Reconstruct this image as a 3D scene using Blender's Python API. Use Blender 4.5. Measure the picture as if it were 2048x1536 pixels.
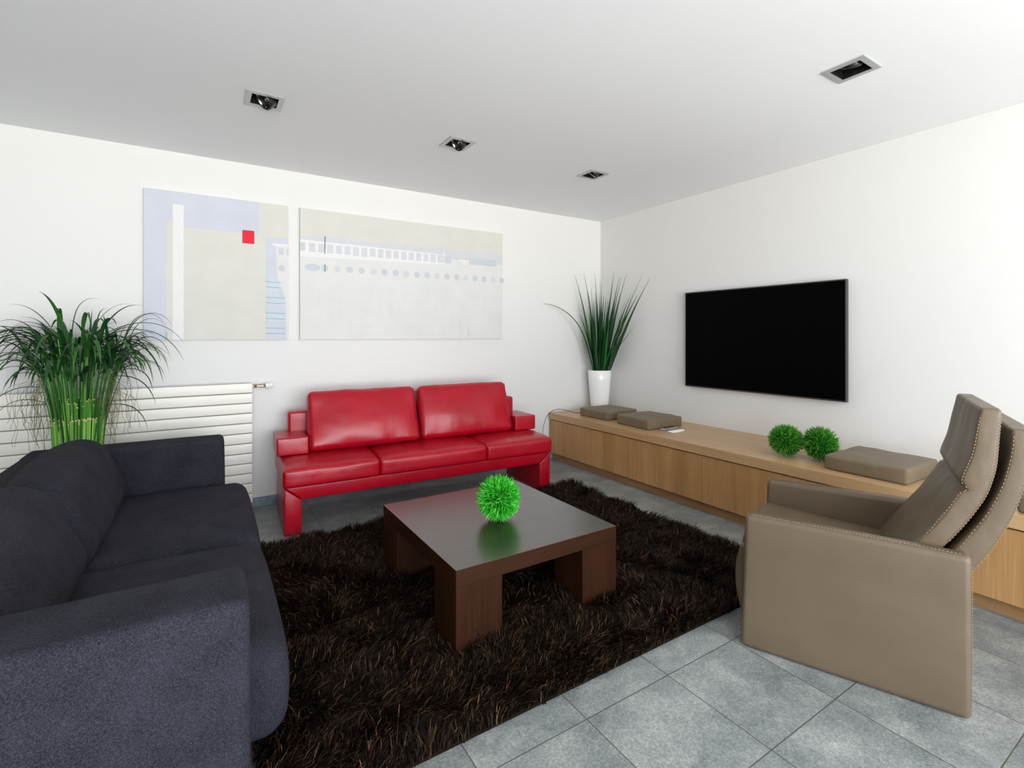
import bpy, bmesh, math, random
import numpy as np
from math import sin, cos, pi, radians, sqrt
from mathutils import Vector, Matrix, noise

for o in list(bpy.data.objects):
    bpy.data.objects.remove(o)
SC = bpy.context.scene
COL = SC.collection
random.seed(7)
RNG = np.random.default_rng(11)

# ------------------------------------------------------------------ camera
EYE = 1.35
cam_data = bpy.data.cameras.new('camera')
cam = bpy.data.objects.new('camera', cam_data)
COL.objects.link(cam)
cam.location = (0, 0, EYE)
cam.rotation_euler = (pi/2, 0, -radians(32.4))
cam_data.sensor_width = 36
cam_data.lens = 990/2048*36
cam_data.shift_y = -97/2048
cam_data.clip_start = 0.02
SC.camera = cam

# ------------------------------------------------------------------ daylight and exposure
world = bpy.data.worlds.new('sky')
SC.world = world
world.use_nodes = True
wt = world.node_tree
bgn = wt.nodes['Background']
_tc = wt.nodes.new('ShaderNodeTexCoord'); _sp = wt.nodes.new('ShaderNodeSeparateXYZ')
_rp = wt.nodes.new('ShaderNodeValToRGB')
wt.links.new(_tc.outputs['Generated'], _sp.inputs[0]); wt.links.new(_sp.outputs[2], _rp.inputs[0])
# bright lower half added to lift the ceiling, hazy bright sky above
_mr = wt.nodes.new('ShaderNodeMapRange'); _mr.inputs[1].default_value = -1; _mr.inputs[2].default_value = 1
wt.links.new(_sp.outputs[2], _mr.inputs[0]); wt.links.new(_mr.outputs[0], _rp.inputs[0])
_e = _rp.color_ramp.elements
_e[0].position = 0.47; _e[0].color = (1.25, 1.24, 1.21, 1)
_e[1].position = 0.53; _e[1].color = (0.78, 0.84, 0.92, 1)
wt.links.new(_rp.outputs[0], bgn.inputs[0])
bgn.inputs[1].default_value = 5.2
SC.view_settings.view_transform = 'Standard'
SC.view_settings.look = 'None'
SC.view_settings.gamma = 1
SC.view_settings.use_curve_mapping = False
SC.view_settings.exposure = 1.0
SC.cycles.use_denoising = True
SC.cycles.max_bounces = 10
SC.cycles.diffuse_bounces = 7
SC.cycles.sample_clamp_indirect = 8

RX0, RX1, RY0, RY1, RZ = -3.3, 4.013, -2.5, 4.374, 2.69
# window openings (behind the camera): wall, a0, a1, z0, z1
WIN_BACK = (-1.9, 3.3, 0.05, 2.45)      # in the wall at y = RY0

def portal(loc, rot, sx, sy):
    l = bpy.data.lights.new('daylight_portal', 'AREA')
    l.shape = 'RECTANGLE'; l.size = sx; l.size_y = sy
    l.cycles.is_portal = True
    o = bpy.data.objects.new('daylight_portal', l)
    COL.objects.link(o); o.location = loc; o.rotation_euler = rot
portal(((WIN_BACK[0]+WIN_BACK[1])/2, RY0-0.1, (WIN_BACK[2]+WIN_BACK[3])/2), (pi/2, 0, 0), WIN_BACK[1]-WIN_BACK[0], WIN_BACK[3]-WIN_BACK[2])

# ------------------------------------------------------------------ object helpers
def tag(o, label=None, cat=None, group=None, kind=None):
    if label: o['label'] = label
    if cat: o['category'] = cat
    if group: o['group'] = group
    if kind: o['kind'] = kind
    return o

def empty(name, loc, rz=0.0, label=None, cat=None, group=None):
    o = bpy.data.objects.new(name, None)
    COL.objects.link(o)
    o.location = loc; o.rotation_euler = (0, 0, rz)
    o.empty_display_size = 0.1
    return tag(o, label, cat, group)

def mesh_obj(name, V, F, mats, parent=None, smooth=True, midx=None):
    me = bpy.data.meshes.new(name)
    me.from_pydata([tuple(v) for v in V], [], [tuple(f) for f in F])
    for m in (mats if isinstance(mats, (list, tuple)) else [mats]):
        me.materials.append(m)
    if midx is not None:
        me.polygons.foreach_set('material_index', midx)
    if smooth:
        me.polygons.foreach_set('use_smooth', [True]*len(me.polygons))
    me.validate(); me.update()
    o = bpy.data.objects.new(name, me)
    COL.objects.link(o)
    if parent: o.parent = parent
    return o

def np_mesh(name, V, Q, mat, parent=None, smooth=False):
    """V (n,3), Q (m,4) numpy quads"""
    me = bpy.data.meshes.new(name)
    n, m = len(V), len(Q)
    me.vertices.add(n); me.vertices.foreach_set('co', np.asarray(V, dtype=np.float32).ravel())
    me.loops.add(m*4); me.loops.foreach_set('vertex_index', np.asarray(Q, dtype=np.int32).ravel())
    me.polygons.add(m)
    me.polygons.foreach_set('loop_start', np.arange(0, m*4, 4, dtype=np.int32))
    if smooth: me.polygons.foreach_set('use_smooth', np.ones(m, dtype=bool))
    me.materials.append(mat)
    me.update(calc_edges=True)
    o = bpy.data.objects.new(name, me)
    COL.objects.link(o)
    if parent: o.parent = parent
    return o

class MB:
    """collects shapes for one mesh"""
    def __init__(s): s.V = []; s.F = []; s.M = []
    def add(s, V, F, mi=0):
        b = len(s.V); s.V += [Vector(v) for v in V]
        s.F += [tuple(b+i for i in f) for f in F]; s.M += [mi]*len(F)
    def box(s, x0, x1, y0, y1, z0, z1, mi=0):
        s.add([(x0,y0,z0),(x1,y0,z0),(x1,y1,z0),(x0,y1,z0),(x0,y0,z1),(x1,y0,z1),(x1,y1,z1),(x0,y1,z1)],
              [(0,3,2,1),(4,5,6,7),(0,1,5,4),(1,2,6,5),(2,3,7,6),(3,0,4,7)], mi)
    def soft(s, c, size, r, mi=0, **k):
        V, F = softbox(size, r, **k)
        c = Vector(c); s.add([v+c for v in V], F, mi)
    def tube(s, pts, rad, n=8, mi=0, cap=True):
        pts = [Vector(p) for p in pts]
        if not hasattr(rad, '__len__'): rad = [rad]*len(pts)
        t = (pts[1]-pts[0]).normalized()
        a = t.orthogonal().normalized(); rings = []
        for i, p in enumerate(pts):
            if i == 0: t = pts[1]-pts[0]
            elif i == len(pts)-1: t = pts[-1]-pts[-2]
            else: t = pts[i+1]-pts[i-1]
            t.normalize(); a = (a - t*a.dot(t)).normalized(); b = t.cross(a)
            rings.append([p + (a*cos(2*pi*k/n)+b*sin(2*pi*k/n))*rad[i] for k in range(n)])
        V = [v for r in rings for v in r]; F = []
        for i in range(len(pts)-1):
            for k in range(n):
                F.append((i*n+k, i*n+(k+1) % n, (i+1)*n+(k+1) % n, (i+1)*n+k))
        if cap:
            F.append(tuple(reversed(range(n)))); F.append(tuple((len(pts)-1)*n+k for k in range(n)))
        s.add(V, F, mi)
    def lathe(s, prof, c=(0,0,0), n=32, mi=0, mat=None):
        V = []; F = []
        for r, z in prof:
            for k in range(n):
                v = Vector((r*cos(2*pi*k/n), r*sin(2*pi*k/n), z))
                if mat: v = mat @ v
                V.append(v + Vector(c))
        for i in range(len(prof)-1):
            for k in range(n):
                F.append((i*n+k, i*n+(k+1) % n, (i+1)*n+(k+1) % n, (i+1)*n+k))
        s.add(V, F, mi)
    def ribbon(s, pts, w, nrm=None, mi=0, fold=0.25):
        """leaf blade with a folded midrib; w list of half widths"""
        pts = [Vector(p) for p in pts]; V = []; F = []
        for i, p in enumerate(pts):
            t = (pts[min(i+1, len(pts)-1)]-pts[max(i-1, 0)]).normalized()
            side = t.cross(nrm if nrm else Vector((0, 0, 1)))
            if side.length < 1e-3: side = Vector((1, 0, 0))
            side.normalize(); up = side.cross(t).normalized()
            V += [p-side*w[i], p-up*w[i]*fold, p+side*w[i]]
        for i in range(len(pts)-1):
            a = i*3
            F += [(a, a+1, a+4, a+3), (a+1, a+2, a+5, a+4)]
        s.add(V, F, mi)
    def build(s, name, mats, parent=None, smooth=True):
        return mesh_obj(name, s.V, s.F, mats, parent, smooth, s.M)

def axis_pts(L, r, n, k=3):
    h = L/2; a = []
    for i in range(k):
        a.append(-h + r*(1-math.tan(pi/4*(1-i/k))))
    # -h .. -h+r
    mid = [-(h-r) + (2*(h-r))*i/n for i in range(n+1)]
    pts = a + mid + [-x for x in reversed(a)]
    return pts

def softbox(size, r, n=(6, 6, 6), crown=(0, 0, 0), fn=None, k=3, pw=2.0):
    """closed rounded box centred on the origin; crown = outward puff of the x, y, z faces"""
    sx, sy, sz = size
    r = min(r, sx/2*0.98, sy/2*0.98, sz/2*0.98)
    X, Y, Z = axis_pts(sx, r, n[0], k), axis_pts(sy, r, n[1], k), axis_pts(sz, r, n[2], k)
    idx = {}; V = []; F = []
    def vid(i, j, l):
        key = (i, j, l)
        if key not in idx:
            p = Vector((X[i], Y[j], Z[l]))
            q = Vector((max(-(sx/2-r), min(sx/2-r, p.x)), max(-(sy/2-r), min(sy/2-r, p.y)), max(-(sz/2-r), min(sz/2-r, p.z))))
            d = p-q
            if d.length > 1e-9: p = q + d.normalized()*r
            fx, fy, fz = (1-abs(2*p.x/sx)**pw), (1-abs(2*p.y/sy)**pw), (1-abs(2*p.z/sz)**pw)
            fx, fy, fz = max(fx, 0), max(fy, 0), max(fz, 0)
            p.x += crown[0]*(1 if p.x > 0 else -1)*(abs(2*p.x/sx))*fy*fz
            p.y += crown[1]*(1 if p.y > 0 else -1)*(abs(2*p.y/sy))*fx*fz
            p.z += crown[2]*(1 if p.z > 0 else -1)*(abs(2*p.z/sz))*fx*fy
            idx[key] = len(V); V.append(fn(p) if fn else p)
        return idx[key]
    a, b, c = len(X)-1, len(Y)-1, len(Z)-1
    for i in range(a):
        for j in range(b):
            F.append((vid(i,j,0), vid(i,j+1,0), vid(i+1,j+1,0), vid(i+1,j,0)))
            F.append((vid(i,j,c), vid(i+1,j,c), vid(i+1,j+1,c), vid(i,j+1,c)))
    for i in range(a):
        for l in range(c):
            F.append((vid(i,0,l), vid(i+1,0,l), vid(i+1,0,l+1), vid(i,0,l+1)))
            F.append((vid(i,b,l), vid(i,b,l+1), vid(i+1,b,l+1), vid(i+1,b,l)))
    for j in range(b):
        for l in range(c):
            F.append((vid(0,j,l), vid(0,j,l+1), vid(0,j+1,l+1), vid(0,j+1,l)))
            F.append((vid(a,j,l), vid(a,j+1,l), vid(a,j+1,l+1), vid(a,j,l+1)))
    return V, F

def sbox(name, x0, x1, y0, y1, z0, z1, r, mat, parent=None, smooth=True, **k):
    m = MB(); m.soft(((x0+x1)/2, (y0+y1)/2, (z0+z1)/2), (x1-x0, y1-y0, z1-z0), r, **k)
    return m.build(name, mat, parent, smooth)

def box(name, x0, x1, y0, y1, z0, z1, mat, parent=None):
    m = MB(); m.box(x0, x1, y0, y1, z0, z1)
    return m.build(name, mat, parent, False)

def lerp_tab(t, tab):
    if t <= tab[0][0]: return tab[0][1]
    for (a, va), (b, vb) in zip(tab, tab[1:]):
        if t <= b: return va + (vb-va)*(t-a)/(b-a)
    return tab[-1][1]

def smooth_tab(t, tab, w=0.03):
    return sum(lerp_tab(t+d*w, tab) for d in (-1, -.5, 0, .5, 1))/5

# ------------------------------------------------------------------ materials
class Mat:
    def __init__(s, name, rough=0.5, spec=0.5, metal=0.0):
        s.m = bpy.data.materials.new(name); s.m.use_nodes = True
        s.t = s.m.node_tree; s.b = s.t.nodes['Principled BSDF']
        s.b.inputs['Roughness'].default_value = rough
        s.b.inputs['Specular IOR Level'].default_value = spec
        s.b.inputs['Metallic'].default_value = metal
        s._co = None
    def n(s, kind, **k):
        nd = s.t.nodes.new(kind)
        for a, v in k.items(): setattr(nd, a, v)
        return nd
    def link(s, a, b): s.t.links.new(a, b)
    def co(s, scale=(1, 1, 1), world=False, rot=(0, 0, 0)):
        if world:
            src = s.n('ShaderNodeNewGeometry').outputs['Position']
        else:
            src = s.n('ShaderNodeTexCoord').outputs['Object']
        mp = s.n('ShaderNodeMapping'); mp.inputs['Scale'].default_value = scale; mp.inputs['Rotation'].default_value = rot
        s.link(src, mp.inputs['Vector']); return mp.outputs[0]
    def noise(s, scale, detail=3, rough=0.5, vec=None, dist=0.0):
        nd = s.n('ShaderNodeTexNoise'); nd.inputs['Scale'].default_value = scale
        nd.inputs['Detail'].default_value = detail; nd.inputs['Roughness'].default_value = rough
        nd.inputs['Distortion'].default_value = dist
        s.link(vec if vec is not None else s.co(), nd.inputs['Vector']); return nd.outputs['Fac']
    def ramp(s, fac, stops):
        nd = s.n('ShaderNodeValToRGB'); e = nd.color_ramp.elements
        while len(e) < len(stops): e.new(0.5)
        for el, (p, c) in zip(e, stops):
            el.position = p; el.color = (*c, 1)
        s.link(fac, nd.inputs[0]); return nd.outputs[0]
    def mix(s, fac, a, b, mode='MIX'):
        nd = s.n('ShaderNodeMix', data_type='RGBA', blend_type=mode)
        for sock, v in ((nd.inputs[0], fac), (nd.inputs[6], a), (nd.inputs[7], b)):
            if isinstance(v, (int, float)): sock.default_value = v
            elif isinstance(v, tuple): sock.default_value = (*v, 1)
            else: s.link(v, sock)
        return nd.outputs[2]
    def math(s, op, a, b=0.0):
        nd = s.n('ShaderNodeMath', operation=op)
        for i, v in enumerate((a, b)):
            if isinstance(v, (int, float)): nd.inputs[i].default_value = v
            else: s.link(v, nd.inputs[i])
        return nd.outputs[0]
    def color(s, c):
        if isinstance(c, tuple): s.b.inputs['Base Color'].default_value = (*c, 1)
        else: s.link(c, s.b.inputs['Base Color'])
        return s
    def rough(s, r): s.link(r, s.b.inputs['Roughness']); return s
    def bump(s, h, strength=0.3, dist=0.002):
        nd = s.n('ShaderNodeBump'); nd.inputs['Strength'].default_value = strength
        nd.inputs['Distance'].default_value = dist
        s.link(h, nd.inputs['Height']); s.link(nd.outputs[0], s.b.inputs['Normal']); return s

def plain(name, c, rough=0.5, spec=0.5, metal=0.0, vary=0.06, scale=6):
    m = Mat(name, rough, spec, metal)
    f = m.noise(scale, 3)
    lo = tuple(x*(1-vary) for x in c); hi = tuple(min(x*(1+vary), 1) for x in c)
    m.color(m.ramp(f, [(0.3, lo), (0.7, hi)]))
    return m.m

def wall_mat(name, c):
    m = Mat(name, 0.85, 0.25)
    m.color(m.ramp(m.noise(1.3, 3, vec=m.co(world=True)), [(0.3, tuple(x*0.985 for x in c)), (0.7, c)]))
    m.bump(m.noise(220, 2, vec=m.co(world=True)), 0.08, 0.001)
    return m.m

M_WALL = wall_mat('white_wall_paint', (0.745, 0.745, 0.728))
M_WALL_GREY = wall_mat('unseen_wall_dimmed', (0.36, 0.35, 0.34))  # for the unseen walls, darkened to cut bounce light
M_CEIL = wall_mat('ceiling_paint', (0.835, 0.85, 0.862))

def floor_mat():
    m = Mat('grey_stone_tile', 0.45, 0.45)
    T = 0.4215
    geo = m.n('ShaderNodeNewGeometry').outputs['Position']
    sep = m.n('ShaderNodeSeparateXYZ'); m.link(geo, sep.inputs[0])
    def line(s, off):
        a = m.math('DIVIDE', m.math('SUBTRACT', s, off), T)
        fr = m.math('FRACT', a)
        d = m.math('MULTIPLY', m.math('MINIMUM', fr, m.math('SUBTRACT', 1.0, fr)), T)
        return m.math('FLOOR', a), d
    ix, dx = line(sep.outputs[0], 1.577-10*T)
    iy, dy = line(sep.outputs[1], 1.330-10*T)
    d = m.math('MINIMUM', dx, dy)
    g = m.n('ShaderNodeMapRange'); m.link(d, g.inputs[0])
    g.inputs[1].default_value = 0.0012; g.inputs[2].default_value = 0.0024
    comb = m.n('ShaderNodeCombineXYZ'); m.link(ix, comb.inputs[0]); m.link(iy, comb.inputs[1])
    wn = m.n('ShaderNodeTexWhiteNoise'); m.link(comb.outputs[0], wn.inputs['Vector'])
    off = m.n('ShaderNodeVectorMath', operation='SCALE'); m.link(wn.outputs['Color'], off.inputs[0]); off.inputs['Scale'].default_value = 7
    add = m.n('ShaderNodeVectorMath', operation='ADD'); m.link(geo, add.inputs[0]); m.link(off.outputs[0], add.inputs[1])
    big = m.noise(5, 5, 0.65, vec=add.outputs[0], dist=0.4)
    fine = m.noise(120, 5, 0.8, vec=add.outputs[0])
    base = m.ramp(big, [(0.30, (0.15, 0.17, 0.172)), (0.5, (0.225, 0.243, 0.238)), (0.70, (0.33, 0.342, 0.325))])
    sp = m.ramp(fine, [(0.34, (0.24, 0.25, 0.26)), (0.5, (0.5, 0.5, 0.5)), (0.66, (0.82, 0.82, 0.81))])
    c = m.mix(0.75, base, sp, 'OVERLAY')
    tint = m.mix(0.10, c, wn.outputs['Value'], 'SOFT_LIGHT')
    m.color(m.mix(g.outputs[0], (0.075, 0.075, 0.055), tint))
    m.rough(m.math('ADD', m.math('MULTIPLY', big, 0.25), 0.30))
    h = m.math('ADD', m.math('MULTIPLY', fine, 0.35), g.outputs[0])
    m.bump(h, 0.35, 0.0016)
    return m.m
M_FLOOR = floor_mat()

def stone_skirt():
    m = Mat('blue_grey_stone', 0.5)
    m.color(m.ramp(m.noise(40, 5, 0.7), [(0.3, (0.13, 0.19, 0.23)), (0.7, (0.26, 0.33, 0.38))])); return m.m
M_SKIRT = stone_skirt()

def wood(name, dark, mid, light, axis='z', rough=0.4, fine=90, band=7, spec=0.4, coat=0.0, bumps=0.08):
    """straight grain running along the axis"""
    m = Mat(name, rough, spec)
    sc = {'z': (1, 1, 0.03), 'y': (1, 0.03, 1), 'x': (0.03, 1, 1)}[axis]
    f1 = m.noise(fine, 3, 0.6, vec=m.co(sc, world=True), dist=0.3)
    sc2 = {'z': (1, 1, 0.06), 'y': (1, 0.06, 1), 'x': (0.06, 1, 1)}[axis]
    f2 = m.noise(band, 3, 0.5, vec=m.co(sc2, world=True), dist=0.5)
    c1 = m.ramp(f2, [(0.32, dark), (0.5, mid), (0.68, light)])
    c2 = m.ramp(f1, [(0.3, tuple(x*0.72 for x in mid)), (0.55, mid), (0.75, tuple(min(1, x*1.2) for x in light))])
    m.color(m.mix(0.45, c1, c2))
    m.bump(f1, bumps, 0.001)
    if coat:
        m.b.inputs['Coat Weight'].default_value = coat; m.b.inputs['Coat Roughness'].default_value = 0.2
    return m.m
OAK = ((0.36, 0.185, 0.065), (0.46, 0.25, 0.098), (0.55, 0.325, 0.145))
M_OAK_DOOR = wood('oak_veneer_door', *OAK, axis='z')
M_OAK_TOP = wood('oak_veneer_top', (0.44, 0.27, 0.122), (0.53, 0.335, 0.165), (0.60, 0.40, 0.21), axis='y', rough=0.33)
M_OAK_PLINTH = wood('oak_plinth', (0.26, 0.14, 0.055), (0.32, 0.18, 0.075), (0.38, 0.22, 0.10), axis='y')  # darker oak, shade of the recess put into the colour
WENGE = ((0.014, 0.0048, 0.0020), (0.026, 0.0088, 0.0035), (0.042, 0.0150, 0.006))
M_WENGE_SIDE = wood('dark_wenge_edge', *WENGE, axis='x', rough=0.45, spec=0.12)
M_WENGE_LEG = wood('dark_wenge_leg', *WENGE, axis='z', rough=0.45, spec=0.12)
M_WENGE_TOP = wood('dark_wenge_top', (0.018, 0.014, 0.009), (0.026, 0.020, 0.013), (0.036, 0.028, 0.019), axis='x', rough=0.34, spec=0.8, coat=0.7)

def leather(name, c, rough=0.38, crease=0.25, spec=0.5, depth=0.012):
    m = Mat(name, rough, spec)
    big = m.noise(3.5, 3, 0.5)
    m.color(m.ramp(big, [(0.25, tuple(x*0.88 for x in c)), (0.75, tuple(min(1, x*1.1) for x in c))]))
    v = m.n('ShaderNodeTexVoronoi'); v.inputs['Scale'].default_value = 420
    m.link(m.co(), v.inputs['Vector'])
    wr = m.noise(9, 2, 0.45, vec=m.co((1, 1, 0.5)), dist=0.4)
    soft = m.noise(4.0, 2, 0.5)
    h = m.math('ADD', m.math('MULTIPLY', v.outputs['Distance'], 0.05), m.math('ADD', m.math('MULTIPLY', wr, 0.7*crease/0.25), m.math('MULTIPLY', soft, 1.6)))
    m.bump(h, 0.55, depth)
    m.rough(m.math('ADD', m.math('MULTIPLY', wr, 0.10), rough-0.05))
    return m.m
M_RED = leather('red_leather', (0.40, 0.0022, 0.014), 0.29, 0.16, 0.5, 0.008)
M_RED_SEAM = plain('red_piping', (0.20, 0.004, 0.010), 0.5)
M_RED_ARM = M_RED
M_TAUPE = leather('taupe_leather', (0.140, 0.101, 0.064), 0.40, 0.3, 0.4)
M_TAUPE_FLAT = leather('taupe_leather_stretched', (0.140, 0.101, 0.064), 0.42, 0.10, 0.4, 0.006)
M_STITCH = plain('pale_thread', (0.33, 0.24, 0.16), 0.8)
M_GAP_SHADE = plain('painted_gap_shade', (0.004, 0.004, 0.004), 0.9, 0.1)

def fabric(name, c1, c2, weave=330, b=0.5, sheen=0.3):
    m = Mat(name, 0.95, 0.15)
    co = m.co(rot=(0.6, 0.5, 0.78))
    v = m.n('ShaderNodeTexVoronoi'); v.inputs['Scale'].default_value = weave; m.link(co, v.inputs['Vector'])
    f = m.noise(weave*0.5, 2, 0.6, vec=co)
    mot = m.noise(7, 4, 0.6)
    k = m.math('ADD', m.math('MULTIPLY', v.outputs['Distance'], 0.5), m.math('ADD', m.math('MULTIPLY', f, 0.4), m.math('MULTIPLY', mot, 0.4)))
    m.color(m.ramp(k, [(0.38, c1), (0.88, c2)]))
    m.bump(m.math('ADD', v.outputs['Distance'], f), b, 0.0015)
    m.b.inputs['Sheen Weight'].default_value = sheen
    m.b.inputs['Sheen Roughness'].default_value = 0.5
    return m.m
M_NAVY = fabric('charcoal_navy_wool', (0.005, 0.005, 0.0065), (0.042, 0.041, 0.056), 340, 0.7, sheen=0.0)
M_PAD = fabric('taupe_microfibre', (0.125, 0.095, 0.056), (0.215, 0.163, 0.105), 500, 0.15, 0.1)
M_RAD = plain('cream_enamel', (0.80, 0.775, 0.70), 0.35, 0.5, vary=0.01)
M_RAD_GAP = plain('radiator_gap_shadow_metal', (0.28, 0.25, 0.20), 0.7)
M_BRASS = plain('aged_brass', (0.50, 0.38, 0.24), 0.25, metal=0.9)
M_PLASTIC_W = plain('white_plastic', (0.85, 0.85, 0.85), 0.35, vary=0.01)
M_CERAMIC = plain('white_ceramic', (0.88, 0.88, 0.86), 0.15, vary=0.01)
M_TRIM = plain('brushed_aluminium', (0.46, 0.48, 0.46), 0.35, metal=0.75)
M_BLACK_METAL = plain('black_metal', (0.012, 0.012, 0.012), 0.3)
M_CHROME = plain('chrome', (0.75, 0.75, 0.75), 0.12, metal=1.0)
M_SCREEN = plain('black_screen', (0.001, 0.001, 0.001), 0.5, 0.03, vary=0)
M_TVFRAME = plain('dark_grey_bezel', (0.06, 0.06, 0.065), 0.35, metal=0.5)
M_CABLE = plain('black_cable', (0.012, 0.012, 0.012), 0.5)
M_SILVER = plain('silver_plastic', (0.42, 0.43, 0.45), 0.3, metal=0.5)
M_POT = plain('dark_planter', (0.04, 0.04, 0.045), 0.5)
M_SOIL = plain('potting_soil', (0.03, 0.02, 0.012), 0.95)

def green(name, stops, rough=0.42, trans=0.0, zrange=None, spec=0.5):
    m = Mat(name, rough, spec)
    rnd = m.n('ShaderNodeNewGeometry').outputs['Random Per Island']
    m.color(m.ramp(rnd, stops))
    if trans:
        tr = m.n('ShaderNodeBsdfTranslucent'); mx = m.n('ShaderNodeMixShader')
        mx.inputs[0].default_value = trans
        m.link(m.b.inputs['Base Color'].links[0].from_socket, tr.inputs[0])
        m.link(m.b.outputs[0], mx.inputs[1]); m.link(tr.outputs[0], mx.inputs[2])
        m.link(mx.outputs[0], m.t.nodes['Material Output'].inputs[0])
    return m.m
M_LEAF = green('dark_green_leaf', [(0, (0.004, 0.028, 0.006)), (0.5, (0.012, 0.07, 0.012)), (1, (0.04, 0.15, 0.025))], 0.4, 0.15)
M_STEM = green('bright_green_stem', [(0, (0.05, 0.20, 0.02)), (0.5, (0.13, 0.38, 0.04)), (1, (0.30, 0.55, 0.10))], 0.4)
M_STEMDARK = green('mid_green_stem', [(0, (0.006, 0.04, 0.008)), (0.5, (0.025, 0.15, 0.015)), (1, (0.12, 0.40, 0.04))], 0.4)
M_STUB = plain('cut_stem_end', (0.55, 0.45, 0.22), 0.8)
M_ROOT = green('dry_olive_root', [(0, (0.06, 0.05, 0.015)), (1, (0.22, 0.19, 0.06))], 0.8)
M_SWORD = green('sword_leaf', [(0, (0.006, 0.035, 0.010)), (0.5, (0.008, 0.055, 0.012)), (0.85, (0.02, 0.10, 0.02)), (1, (0.02, 0.24, 0.04))], 0.35, 0.1)
M_GRASS_LIME = green('lime_artificial_grass', [(0, (0.01, 0.33, 0.01)), (0.5, (0.03, 0.60, 0.02)), (1, (0.20, 0.88, 0.12))], 0.45, 0.25)
M_GRASS_MID = green('green_artificial_grass', [(0, (0.012, 0.15, 0.006)), (0.5, (0.04, 0.30, 0.012)), (1, (0.20, 0.52, 0.06))], 0.45, 0.2)
M_RUG = green('brown_shag_strands', [(0, (0.0025, 0.0016, 0.001)), (0.55, (0.006, 0.0030, 0.0015)), (0.85, (0.024, 0.012, 0.006)), (1, (0.16, 0.085, 0.045))], 0.5, 0.0, spec=0.10)  # palest strands carry the lit highlights of the pile in their colour
M_RUGBASE = plain('dark_rug_backing', (0.008, 0.005, 0.003), 0.95, 0.1)

# ------------------------------------------------------------------ the room
def struct(o): o['kind'] = 'structure'; return o
box_s = lambda *a: struct(box(*a))
box_s('floor', RX0-0.2, RX1+0.2, RY0-0.2, RY1+0.2, -0.12, 0.0, M_FLOOR)
SPOTS = [(0.32, 3.137), (1.53, 3.12), (2.776, 3.12), (2.777, 1.19)]
HS = 0.072
def slab_with_holes(name, xs, ys, holes, z0, z1, mat):
    m = MB()
    for i in range(len(xs)-1):
        for j in range(len(ys)-1):
            cx, cy = (xs[i]+xs[i+1])/2, (ys[j]+ys[j+1])/2
            if any(a < cx < b and c < cy < d for a, b, c, d in holes): continue
            m.box(xs[i], xs[i+1], ys[j], ys[j+1], z0, z1)
    return m.build(name, mat, None, False)
holes = [(x-HS, x+HS, y-HS, y+HS) for x, y in SPOTS]
xs = sorted({RX0-0.2, RX1+0.2, *[h[0] for h in holes], *[h[1] for h in holes]})
ys = sorted({RY0-0.2, RY1+0.2, *[h[2] for h in holes], *[h[3] for h in holes]})
struct(slab_with_holes('ceiling', xs, ys, holes, RZ, RZ+0.2, M_CEIL))
box_s('wall_back', RX0-0.2, RX1+0.2, RY1, RY1+0.2, 0, RZ, M_WALL)
box_s('wall_right', RX1, RX1+0.2, RY0-0.2, RY1, 0, RZ, M_WALL)
m = MB(); a, b, c, d = WIN_BACK
m.box(RX0, a, RY0-0.2, RY0, 0, RZ); m.box(b, RX1, RY0-0.2, RY0, 0, RZ)
m.box(a, b, RY0-0.2, RY0, 0, c); m.box(a, b, RY0-0.2, RY0, d, RZ)
struct(m.build('wall_front', M_WALL_GREY, None, False))
box_s('wall_left', RX0-0.2, RX0, RY0-0.2, RY1, 0, RZ, M_WALL_GREY)
M_WINFRAME = plain('window_frame_grey', (0.20, 0.21, 0.22), 0.5)
m = MB(); a, b, c, d = WIN_BACK
for x in (a, (a+b)/2-0.03, b-0.06): m.box(x, x+0.06, RY0-0.15, RY0-0.08, c, d)
m.box(a, b, RY0-0.15, RY0-0.08, c, c+0.06); m.box(a, b, RY0-0.15, RY0-0.08, d-0.06, d)
struct(m.build('window_1', M_WINFRAME, None, False))
struct(sbox('baseboard_back', RX0, 3.285, RY1-0.012, RY1, 0, 0.075, 0.002, M_SKIRT, smooth=False, n=(1, 1, 1), k=1))

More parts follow.
